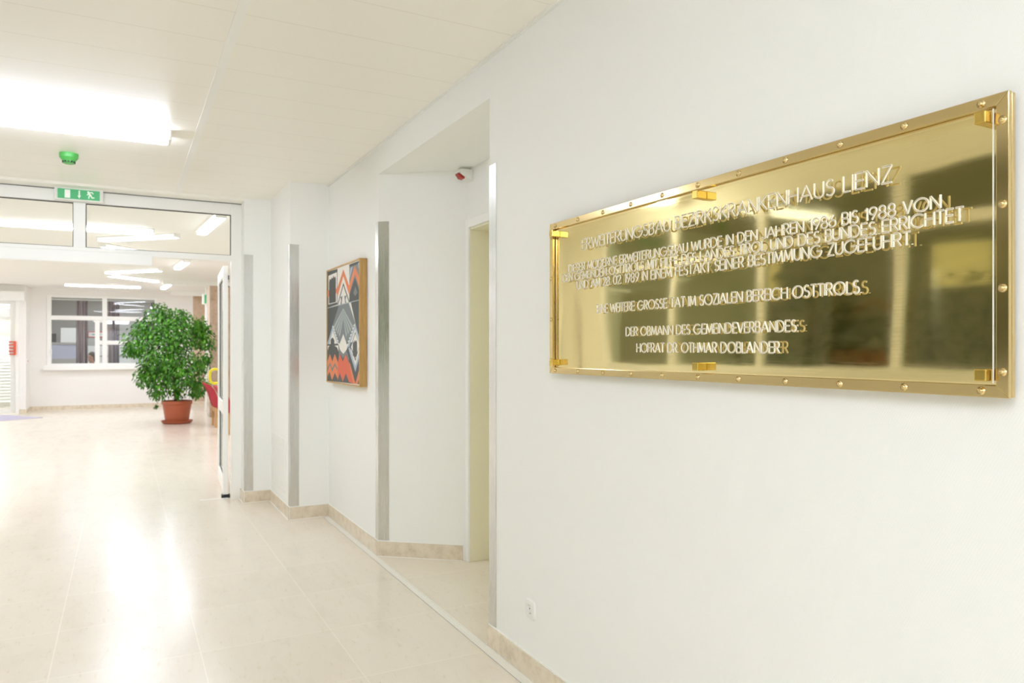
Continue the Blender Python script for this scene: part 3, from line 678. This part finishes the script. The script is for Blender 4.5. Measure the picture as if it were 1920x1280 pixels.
for x, lb in ((-.1, 'long fluorescent ceiling light above the viewpoint, unseen, added to brighten the corridor'), (-1.9, 'long fluorescent ceiling light behind the viewpoint, unseen, added to brighten the corridor'), (-3.3, 'long white fluorescent ceiling light at the rear end of the corridor')):  # unseen lamps added to brighten the near corridor
    lamp((x, 1.265), (x, 2.80), .145, 2.718, CZ, lb, 'corridor ceiling lights', 'diff')
LB = 'lobby ceiling lights'
for p0, p1, lb in (
    ((9.685, 2.475), (9.569, 1.21), 'longest lobby light crossing behind the transom mullion, nearest the partition'),
    ((10.596, 1.795), (9.804, .952), 'slanting lobby light just below the longest one behind the right transom pane'),
    ((9.444, .715), (8.126, .642), 'lengthwise lobby light at the right end of the transom pane'),
    ((11.17, 1.78), (12.05, .94), 'lobby light mostly hidden behind the transom rail, only its left end showing'),
    ((15.089, 1.797), (14.139, .956), 'upper lobby light of the V-shaped pair above the reception window'),
    ((15.617, 1.763), (16.53, .926), 'lower lobby light of the V-shaped pair above the reception window'),
    ((18.276, 2.644), (18.276, 1.18), 'lobby light running straight along the top of the reception window'),
    ((13.73, .727), (12.565, .659), 'short looking lengthwise lobby light right of the V-shaped pair'),
    ((18.371, .739), (16.805, .667), 'small far lengthwise lobby light above the potted tree'),
    ((16.83, .49), (16.80, .20), 'tiny lobby light behind the white ceiling beam above the tree')):
    lamp(p0, p1, .105, 2.752, LZ, lb, LB)
for p0, p1, lb in (((9.6, 4.9), (8.7, 4.1), 'lobby light in the left part of the hall near the partition, unseen, added for brightness'), ((13.6, 4.9), (12.7, 4.2), 'lobby light in the left part of the hall further back, unseen, added for brightness'),  # unseen hall lamps added for more ambient light in the lobby
                   ((17.2, 4.9), (16.4, 4.2), 'lobby light in the left part of the hall near the entrance, unseen, added for brightness'), ((11.6, 4.4), (11.6, 5.6), 'crosswise lobby light in the left part of the hall, unseen, added for brightness'), ((15.2, 4.6), (15.2, 5.7), 'crosswise lobby light towards the entrance, unseen, added for brightness'),
                   ((13.5, -2.6), (13.5, -1.4), 'crosswise lobby light over the red armchairs, unseen, added for brightness'), ((17.5, -2.6), (17.5, -1.4), 'crosswise lobby light behind the marble column, unseen, added for brightness'), ((9.0, -2.6), (9.0, -1.4), 'crosswise lobby light behind the corridor wall, unseen, added for brightness'), ((22.3, .6), (22.3, 2.0), 'unseen ceiling light deeper in the reception, added to brighten the room'), ((21.2, 1.4), (21.2, 3.0), 'unseen ceiling light behind the reception window, added to brighten the room'),  # both reception lamps are unseen, added to lift its dark interior
                   ((11.0, -2.0), (12.2, -1.9), 'lobby light in the right part of the hall behind the wall, unseen, added for brightness'), ((19.9, 3.9), (19.9, 5.8), 'unseen porch ceiling light nearest the door, added to brighten the porch'), ((21.2, 3.9), (21.2, 5.8), 'unseen porch ceiling light nearest the slatted screen, added to brighten the porch')):  # both porch lamps are unseen, added to brighten the slats behind the glass
    lamp(p0, p1, .105, 2.752, LZ, lb, LB)

# ------------------------------------------------------------------ potted fig tree
PXX, PYY = 15.42, .628
RV = Vector((-math.sin(math.radians(YAW)), -math.cos(math.radians(YAW)), 0)); FV = Vector((math.cos(math.radians(YAW)), -math.sin(math.radians(YAW)), 0))
pl = thing('potted_fig_tree', (PXX, PYY, 0), 'bushy green weeping fig tree in a terracotta pot on the lobby floor', 'plant')
b = MB(); b.lathe([(.205, .035), (.235, .24), (.255, .36), (.272, .372), (.275, .43), (.262, .43), (.250, .38), (.1, .37)], (PXX, PYY, 0), 'terra', 40); tag(b.build('pot', pl, smooth=False), 'terracotta coloured pot')
b = MB(); b.lathe([(.22, 0), (.255, .012), (.285, .055), (.278, .058), (.245, .025), (.1, .02)], (PXX, PYY, 0), 'terra', 40); b.build('saucer', pl)
b = MB(); b.lathe([(.248, .36), (.25, .395), (.1, .405), (.01, .407)], (PXX, PYY, 0), 'soil', 30); b.build('soil', pl)
blobs = [(300, 612, 36), (345, 618, 38), (374, 632, 24), (268, 640, 30), (250, 655, 15), (240, 657, 11), (318, 655, 48), (295, 690, 36), (350, 690, 40), (378, 680, 20), (310, 722, 26), (278, 705, 20), (291, 738, 10), (358, 722, 24), (383, 718, 12), (305, 585, 18), (328, 597, 22), (366, 612, 22), (387, 668, 10), (296, 575, 8), (385, 645, 14), (270, 612, 16), (272, 690, 14), (335, 735, 14), (372, 735, 10), (376, 612, 12), (292, 760, 4)]
BL = []
for px_, py_, r in blobs:
    c = Vector((PXX, PYY, 0)) + RV * ((px_ - 331) / 98.6) + FV * random.uniform(-.22, .22) * min(1, r / 25) + Vector((0, 0, (793 - py_) / 98.6))
    BL.append((c, r / 98.6))
b = MB()
base = Vector((PXX - .02, PYY + .01, .395)); fork = base + Vector((.01, 0, .42))
b.tube([base, base + Vector((.015, .01, .2)), fork], [.036, .03, .027], 'bark', 10)
b.tube([base + Vector((.03, -.03, 0)), base + Vector((.02, -.035, .3)), fork + Vector((.02, -.03, .1))], [.02, .018, .015], 'bark', 8)
b.tube([base + Vector((-.03, .03, 0)), base + Vector((-.05, .04, .3)), fork + Vector((-.06, .07, .2))], [.017, .015, .012], 'bark', 8)
b.build('trunk', pl, smooth=True)
b = MB()
for c, r in BL:
    d_ = c - fork; mid = fork + d_ * .5 + Vector((0, 0, .10 * d_.length))
    b.tube([fork, mid, c], [.012, .008, .003], 'bark', 6)
    for k in range(4):
        e = c + Vector((random.gauss(0, 1), random.gauss(0, 1), random.gauss(0, .8))).normalized() * r * .85
        b.tube([c, (c + e) / 2 + Vector((0, 0, .02)), e], [.003, .0025, .001], 'bark', 4, False)
b.build('branches', pl)
b = MB(); vs = []; fs = []
tot = sum(r ** 2 for _, r in BL)
for c, r in BL:
    for i in range(int(8200 * r ** 2 / tot)):
        dv = Vector((random.gauss(0, 1), random.gauss(0, 1), random.gauss(0, 1))).normalized()
        p = c + dv * r * (random.random() ** .42) * random.uniform(.85, 1.12)
        if p.z < .30: p.z += .12
        t = (Vector((dv.x, dv.y, -.9 + .5 * dv.z)) + Vector((random.gauss(0, .45), random.gauss(0, .45), random.gauss(0, .3)))).normalized()
        up = Vector((random.gauss(0, .35), random.gauss(0, .35), 1)) + dv * .4
        s_ = t.cross(up).normalized(); n_ = s_.cross(t).normalized()
        L_ = random.uniform(.052, .086); w_ = L_ * random.uniform(.22, .30)
        k = len(vs)
        m1 = p + t * L_ * .42
        vs += [p, m1 + s_ * w_ + n_ * .004, m1 - n_ * .004, m1 - s_ * w_ + n_ * .004, p + t * L_ * .80 + s_ * w_ * .42 - n_ * .006, p + t * L_ * .8 - s_ * w_ * .42 - n_ * .006, p + t * L_ - n_ * .012]
        fs += [(k, k + 2, k + 1), (k, k + 3, k + 2), (k + 1, k + 2, k + 6, k + 4), (k + 2, k + 3, k + 5, k + 6)]
b.mesh(vs, fs, 'leaf'); b.build('foliage', pl)

# ------------------------------------------------------------------ red armchairs
def armchair(cx, cy, label):
    o = thing('armchair', (cx, cy, 0), label, 'chair', 'red armchairs beyond the glass door')
    MB().box(cx - .27, cx + .27, cy - .30, cy + .16, .32, .43, 'fabric').build('seat', o, bevel=.03)
    pf = [(cy + .10, .38), (cy + .20, .36), (cy + .245, .52), (cy + .29, .66), (cy + .355, .765), (cy + .36, .79), (cy + .335, .80), (cy + .27, .765), (cy + .20, .68), (cy + .15, .55)]
    b = MB(); vs = [(x, y, z) for x in (cx - .29, cx + .29) for y, z in pf]; k = len(pf)
    b.mesh(vs, [tuple(range(k)), tuple(range(k, 2 * k))[::-1]] + [(i, k + i, k + (i + 1) % k, (i + 1) % k) for i in range(k)], 'fabric')
    b.build('backrest', o, bevel=.012)
    for sx in (-1, 1):
        for yy in (cy + .175, cy - .27):
            MB().box(cx + sx * .25 - .02, cx + sx * .25 + .02, yy - .02, yy + .02, 0, .36, 'wood').build('leg', o, bevel=.004)
    b = MB()
    b.box(cx - .23, cx + .23, cy + .16, cy + .19, .27, .36, 'wood'); b.box(cx - .23, cx + .23, cy - .285, cy - .255, .27, .33, 'wood')
    for sx in (-1, 1): b.box(cx + sx * .25 - .015, cx + sx * .25 + .015, cy - .25, cy + .155, .27, .33, 'wood')
    b.build('seat_rail', o, bevel=.003)
    return o
armchair(14.45, -.11, 'red armchair with beech legs, its back showing left of the open glass door')
armchair(13.15, -.17, 'red upholstered armchair mostly hidden behind the open glass door, nearer than the other one')

# ------------------------------------------------------------------ entrance on the left: mat, sliding door, rack
d1 = Vector((.829, .560, 0)).normalized(); d2 = Vector((-.560, .829, 0)).normalized(); c0 = Vector((17.906, 2.997, 0))
pts = [c0, c0 + d1 * 1.35, c0 + d1 * 1.35 + d2 * 1.6, c0 + d2 * 2.2]
pts = [c0, c0 + d1 * 1.3, Vector((19.1, 4.4, 0)), Vector((17.9, 5.2, 0)), c0 + d2 * 1.9]
tag(MB().prism([(p.x, p.y) for p in pts], 0, .008, 'mat').build('doormat'), 'lavender grey doormat on the lobby floor before the entrance at far left', 'doormat')
d = MB()
d.box(19.17, 19.26, 3.535, 3.60, 0, 2.46, 'white'); d.box(19.17, 19.26, 5.6, 6.0, 0, 2.46, 'white')
d.box(19.21, 19.25, 3.61, 3.70, .02, 2.44, 'white2'); d.box(19.21, 19.25, 4.75, 4.84, .02, 2.44, 'white2')
for z0, z1 in ((.02, .10), (2.05, 2.11), (2.38, 2.44)): d.box(19.21, 19.25, 3.70, 4.75, z0, z1, 'white2')
do = structure(d.build('door_2', bevel=.004))
MB().box(19.227, 19.233, 3.70, 4.75, .10, 2.05, 'glass').build('door_pane', do); MB().box(19.227, 19.233, 3.70, 4.75, 2.11, 2.38, 'glass').build('door_pane', do)
MB().box(19.227, 19.233, 4.84, 5.6, .02, 2.44, 'glass').build('side_pane', do)
tag(MB().box(18.95, 19.2, 3.415, 5.9, 2.445, 2.645, 'white').build('door_operator_box', bevel=.008), 'long white operator box above the entrance door at far left', 'door operator')
rk = thing('leaflet_rack', (19.15, 3.66, 1.28), 'red and white ribbed rack fixed to the entrance door frame at far left', 'rack')
MB().box(19.10, 19.168, 3.585, 3.625, 1.28, 1.58, 'redp').build('upright', rk, bevel=.004)
b = MB(); b.box(19.13, 19.168, 3.625, 3.71, 1.28, 1.58, 'white2'); b.build('backing', rk, bevel=.003)
for i in range(5):
    z = 1.285 + i * .068
    MB().box(19.09, 19.13, 3.625, 3.715, z, z + .022, 'redp').build('rib', rk, bevel=.003)
bt = thing('push_button', (19.40, 3.41, 1.13), 'tiny button plate on the wall between entrance and reception window', 'button')
MB().box(19.33, 19.45, 3.398, 3.41, 1.10, 1.20, 'white').build('plate', bt, bevel=.002)
tag(MB().box(19.36, 19.41, 3.390, 3.398, 1.125, 1.165, 'redp').build('button', bt, bevel=.003), 'reddish button')
# porch behind the entrance
structure(MB().box(20.2, 24.8, 3.41, 3.535, 0, LZ, 'wall_plain').build('wall_porch'))
w = MB(); w.box(21.8, 22, 3.535, 6, 0, LZ, 'wall_plain'); structure(w.build('wall_porch'))
bl = MB()
for i in range(17): bl.box(21.66, 21.70, 3.60, 5.7, .12 + i * .075, .12 + i * .075 + .052, 'white')
tag(bl.build('slatted_blind'), 'white horizontal slatted screen behind the entrance glass', 'blind')
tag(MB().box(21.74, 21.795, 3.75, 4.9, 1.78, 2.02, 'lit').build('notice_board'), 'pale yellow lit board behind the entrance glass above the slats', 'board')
tag(MB().box(21.72, 21.795, 3.7, 5.2, 2.16, 2.60, 'grey').build('header_panel'), 'grey panel above the yellow board behind the entrance glass', 'panel')

# small exit sign on the white lobby post
e2 = thing('exit_sign', (17.95, -.075, 2.42), 'small green and white exit sign on the slim white post beyond the potted tree', 'exit sign')
MB().box(17.86, 18.0, -.115, -.035, 2.42, 2.64, 'signw').build('housing', e2, bevel=.004)
MB().box(17.855, 17.86, -.113, -.075, 2.43, 2.63, 'sign').build('green_panel', e2)

# ------------------------------------------------------------------ reception window, counter room, person
win = MB(); xa, xb = 19.97, 20.10
win.box(xa, xb, Wy0, .855, Wz0, Wz1, 'white'); win.box(xa, xb, 3.0, Wy1, Wz0, Wz1, 'white')
win.box(xa, xb, .855, 3.0, Wz1 - .045, Wz1, 'white'); win.box(xa, xb, .855, 3.0, Wz0, 1.075, 'white')
win.box(xa, xb, 1.872, 1.972, 1.075, 2.605, 'white'); win.box(xa, xb, .855, 1.872, 2.085, 2.185, 'white'); win.box(xa, xb, 1.972, 3.0, 2.085, 2.185, 'white')
win.box(xa + .02, xb - .02, 2.026, 2.125, 1.075, 2.085, 'white'); win.box(xa + .02, xb - .02, 1.972, 2.026, 2.04, 2.085, 'white')
win.box(xa + .02, xb - .02, .855, 1.872, 1.515, 1.61, 'white'); win.box(xa + .02, xb - .02, 1.972, 2.026, 1.515, 1.61, 'white')
w1 = structure(win.build('window_1', bevel=.005))
for r in ((.855, 1.872, 2.185, 2.605), (1.972, 3.0, 2.185, 2.605), (2.125, 3.0, 1.075, 2.085), (.855, 1.872, 1.61, 2.085), (.855, 1.872, 1.075, 1.515)):
    MB().box(20.03, 20.036, *r, 'glass').build('pane', w1)
MB().box(19.86, 20.0, .74, 3.145, .925, 1.03, 'white').build('window_sill', w1, bevel=.008)
tag(MB().box(19.93, 19.97, 2.985, 3.02, 1.28, 1.40, 'white2').build('window_handle', w1, bevel=.004), 'white window handle')
structure(MB().box(23.5, 23.6, -.6, 3.41, 0, LZ, 'grey').build('wall_reception_back'))
structure(MB().box(20.2, 23.6, -.7, -.6, 0, LZ, 'grey').build('wall_reception_right'))
structure(MB().box(20.2, 23.5, -.6, 3.41, LZ - .01, LZ, 'white').build('ceiling'))
def curtain(ya, yb, z0, z1, x, label):
    b = MB(); n = max(10, int((yb - ya) * 70)); fr_ = []
    for i in range(n + 1):
        y = ya + (yb - ya) * i / n; fr_.append((x + .03 * math.sin(i * 1.1) , y))
    bk_ = [(x_ + .012, y) for x_, y in fr_]
    vs = [(x_, y, z) for row in (fr_, bk_) for z in (z0, z1) for x_, y in row]; m_ = n + 1
    fs = []
    for i in range(n):
        fs += [(i, i + 1, m_ + i + 1, m_ + i), (2 * m_ + i + 1, 2 * m_ + i, 3 * m_ + i, 3 * m_ + i + 1), (m_ + i, m_ + i + 1, 3 * m_ + i + 1, 3 * m_ + i), (i + 1, i, 2 * m_ + i, 2 * m_ + i + 1)]
    b.mesh(vs, fs, 'curtain'); return tag(b.build('curtain', smooth=True), label, 'curtain', 'curtains behind the reception window')
curtain(2.29, 2.53, .95, 2.57, 20.5, 'dark grey mauve curtain hanging beside the seated person behind the reception window')
curtain(1.62, 1.86, .95, 2.57, 20.5, 'grey mauve curtain behind the right half of the reception window')
curtain(.70, .92, .95, 2.57, 20.5, 'dark curtain at the right edge of the reception window behind the tree')
tag(MB().tube([(20.52, .6, 2.59), (20.52, 3.2, 2.59)], .015, 'white', 8).build('curtain_rail'), 'white curtain rail inside the reception window', 'curtain rail')
cb = thing('cabinet', (22.7, 3.0, 0), 'lavender grey cabinet block behind the left pane of the reception window', 'cabinet')
MB().box(22.5, 22.95, 2.60, 3.40, 0, 1.53, 'lavender').build('body', cb, bevel=.006)
MB().box(22.47, 22.97, 2.58, 3.40, 1.53, 1.585, 'grey').build('worktop', cb, bevel=.004)
MB().box(22.485, 22.5, 2.61, 3.39, .05, 1.16, 'grey').build('door', cb, bevel=.003)
tag(MB().box(22.7, 22.74, 2.61, 2.99, 1.585, 1.97, 'white').build('pinboard', bevel=.004), 'white board standing on the lavender cabinet behind the reception window', 'board')
tag(MB().box(22.75, 22.9, 3.10, 3.24, 1.585, 1.82, 'dark').build('speaker_box', bevel=.01), 'small dark box on the lavender cabinet at the left edge of the reception window', 'box')
sg = thing('wall_sign', (23.48, 2.2, 1.74), 'white sign with a red border on the wall behind the seated person', 'sign')
MB().box(23.47, 23.5, 2.03, 2.40, 1.735, 1.895, 'redp').build('border', sg, bevel=.003)
MB().box(23.462, 23.47, 2.05, 2.38, 1.757, 1.873, 'white2').build('face', sg); MB().box(23.459, 23.462, 2.10, 2.30, 1.795, 1.835, 'grey').build('text_bar', sg)
sh = thing('filing_shelf', (23.3, 1.9, 0), 'light grey shelving behind the seated person', 'shelf')
MB().box(23.2, 23.5, .2, 2.42, 0, 1.22, 'white2').build('body', sh, bevel=.005)
for z in (.40, .80, 1.20): MB().box(23.18, 23.2, .2, 2.42, z, z + .03, 'grey').build('shelf_edge', sh)
MB().box(23.2, 23.5, .2, 2.42, 1.22, 1.50, 'white2').build('upper_body', sh, bevel=.005)

# the seated person, built facing +x in a local frame, then turned towards the lobby
PM = Matrix.Translation((21.02, 2.225, 0)) @ Matrix.Rotation(math.radians(140), 4, 'Z')
pm = lambda *p: PM @ Vector(p)
Q = PM.to_3x3()
def fuse(b, name, parent, vox):
    o = b.build(name, parent, smooth=True)
    r = o.modifiers.new('remesh', 'REMESH'); r.mode = 'VOXEL'; r.voxel_size = vox; r.use_smooth_shade = True
    s_ = o.modifiers.new('smooth', 'SMOOTH'); s_.iterations = 3; s_.factor = .5
    return o
b = MB()
b.ell(pm(-.005, 0, 1.215), (.098, .077, .115), 'skin', 20, Q); b.ell(pm(.022, 0, 1.145), (.068, .058, .066), 'skin', 16, Q)
b.ell(pm(.097, 0, 1.185), (.02, .014, .026), 'skin', 10, Q)
for s in (-1, 1): b.ell(pm(-.005, s * .078, 1.19), (.02, .010, .032), 'skin', 10, Q)
b.tube([pm(-.02, 0, .92), pm(-.012, 0, 1.02), pm(0, 0, 1.13)], [.062, .054, .055], 'skin', 14)
b.ell(pm(-.03, 0, .72), (.11, .155, .27), 'skin', 18, Q); b.tube([pm(-.02, -.165, .915), pm(-.03, 0, .94), pm(-.02, .165, .915)], [.05, .06, .05], 'skin', 12)
b.ell(pm(-.03, 0, .53), (.13, .17, .10), 'skin', 16, Q)
for s in (-1, 1):
    b.tube([pm(-.02, s * .09, .53), pm(.20, s * .10, .53), pm(.42, s * .11, .50)], [.078, .07, .055], 'skin', 12)
    b.tube([pm(.42, s * .11, .50), pm(.41, s * .11, .30), pm(.39, s * .11, .07)], [.054, .052, .036], 'skin', 12)
    b.ell(pm(.46, s * .115, .04), (.125, .042, .04), 'skin', 12, Q)
    b.tube([pm(-.02, s * .18, .91), pm(.01, s * .21, .78), pm(.06, s * .22, .66)], [.046, .042, .036], 'skin', 12)
    b.tube([pm(.06, s * .22, .66), pm(.20, s * .17, .665), pm(.31, s * .13, .66)], [.036, .033, .025], 'skin', 12)
    b.ell(pm(.355, s * .12, .655), (.05, .038, .018), 'skin', 12, Q)
    for k in range(4):
        y = s * (.095 + .017 * k); L_ = (.055, .07, .075, .06)[k]
        b.tube([pm(.39, y, .655), pm(.39 + L_ * .6, y, .648), pm(.39 + L_, y, .63)], [.0095, .009, .008], 'skin', 8)
    b.tube([pm(.335, s * .09, .655), pm(.36, s * .07, .645), pm(.385, s * .065, .635)], [.011, .010, .009], 'skin', 8)
pe = fuse(b, 'person', None, .011)
tag(pe, 'person with brown hair seated behind the lower left reception window pane', 'person')
b = MB()
b.ell(pm(-.022, 0, 1.245), (.105, .088, .105), 'hair', 20, Q); b.ell(pm(-.065, 0, 1.19), (.062, .080, .10), 'hair', 16, Q)
for s in (-1, 1): b.ell(pm(-.02, s * .074, 1.19), (.045, .02, .075), 'hair', 12, Q)
fuse(b, 'hair', pe, .010)
for s in (-1, 1):
    b = MB(); b.ell(pm(.083, s * .032, 1.205), (.011, .014, .010), 'dark', 10, Q); b.build('eye', pe, smooth=True)
b = MB(); b.ell(pm(.086, 0, 1.140), (.008, .024, .006), 'redp', 10, Q); b.build('lips', pe, smooth=True)
b = MB()
b.ell(pm(-.03, 0, .73), (.128, .175, .28), 'shirt', 18, Q); b.tube([pm(-.02, -.165, .915), pm(-.03, 0, .935), pm(-.02, .165, .915)], [.064, .078, .064], 'shirt', 12)
for s in (-1, 1): b.tube([pm(-.02, s * .18, .91), pm(.01, s * .21, .78), pm(.035, s * .215, .72)], [.060, .056, .052], 'shirt', 12)
fuse(b, 'tunic', pe, .013)
b = MB()
b.ell(pm(-.03, 0, .53), (.142, .182, .112), 'shirt', 16, Q)
for s in (-1, 1):
    b.tube([pm(-.02, s * .09, .53), pm(.20, s * .10, .53), pm(.42, s * .11, .50)], [.09, .082, .066], 'shirt', 12)
    b.tube([pm(.42, s * .11, .50), pm(.41, s * .11, .30), pm(.39, s * .11, .09)], [.066, .064, .058], 'shirt', 12)
fuse(b, 'trousers', pe, .013)
ch = thing('office_chair', (21.02, 2.225, 0), 'dark office chair under the person behind the reception window', 'chair')
b = MB(); b.cbox(PM @ Matrix.Translation((.05, 0, .385)), .46, .46, .07, 'dark'); b.build('seat', ch, bevel=.02)
b = MB(); b.cbox(PM @ Matrix.Translation((-.22, 0, .68)), .05, .40, .36, 'dark'); b.cbox(PM @ Matrix.Translation((-.20, 0, .45)), .03, .06, .20, 'dark'); b.build('backrest', ch, bevel=.015)
b = MB(); b.tube([pm(.05, 0, .06), pm(.05, 0, .36)], .025, 'steel', 12); b.build('column', ch)
b = MB()
for k in range(5):
    a = k * 2 * math.pi / 5 + .63
    b.tube([pm(.05, 0, .07), pm(.05 + .27 * math.cos(a), .27 * math.sin(a), .045)], [.022, .016], 'dark', 8)
    b.ell(pm(.05 + .27 * math.cos(a), .27 * math.sin(a), .026), (.026, .026, .026), 'black', 10)
b.build('base', ch)

# ------------------------------------------------------------------ outside the corridor windows (seen only as reflections in the plaque)
structure(MB().box(-14, 7.3, 3.3, 40, -.65, -.5, 'ground').build('ground'))
structure(MB().box(7.3, 40, 6.3, 40, -.65, -.5, 'ground').build('ground'))
nb = thing('neighbour_building', (14, 20, -.5), 'plain building with lit windows across the lawn, mirrored in the plaque', 'building')
MB().box(2, 30, 18, 24, -.5, 7, 'ext').build('walls', nb)
for i, (x, z) in enumerate([(10.9, 3.0), (17.5, 3.0)]):
    f = MB().box(x, x + 1.6, 17.93, 18, z, z + 1.3, 'white').build('window_frame', nb)
    MB().box(x + .06, x + 1.54, 17.92, 17.93, z + .06, z + 1.24, 'lit').build('window_pane', f)
def shrub(cx, cy, h_, r, n, label):
    o = thing('shrub', (cx, cy, -.5), label, 'shrub', 'shrubs outside the corridor windows')
    b = MB(); vs = []; fs = []
    for i in range(n):
        dv = Vector((random.gauss(0, 1), random.gauss(0, 1), random.gauss(0, 1))).normalized()
        p = Vector((cx, cy, -.5 + h_ * .58)) + Vector((dv.x * r, dv.y * r, dv.z * h_ * .42)) * random.uniform(.5, 1)
        t = Vector((random.gauss(0, 1), random.gauss(0, 1), random.gauss(-.4, .6))).normalized(); s_ = t.cross(Vector((.1, .2, 1))).normalized()
        L_ = random.uniform(.14, .24); k = len(vs)
        vs += [p, p + t * L_ * .45 + s_ * L_ * .22, p + t * L_, p + t * L_ * .45 - s_ * L_ * .22]; fs += [(k, k + 1, k + 2), (k, k + 2, k + 3)]
    b.mesh(vs, fs, 'shrubleaf'); b.build('foliage', o)
    b = MB()
    for k in range(5):
        a = k * 1.25; b.tube([(cx, cy, -.5), (cx + r * .3 * math.cos(a), cy + r * .3 * math.sin(a), -.5 + h_ * .4), (cx + r * .6 * math.cos(a), cy + r * .6 * math.sin(a), -.5 + h_ * .75)], [.03, .02, .01], 'bark', 6)
    b.build('stems', o)
shrub(6.3, 5.4, 2.3, .8, 650, 'leafy shrub outside the windows, closest to the lobby')
shrub(8.2, 8.0, 3.4, 1.1, 800, 'tall leafy shrub outside the windows, set back on the lawn')
shrub(5.9, 8.6, 3.0, 1.0, 700, 'leafy shrub outside the windows, nearest the viewpoint')
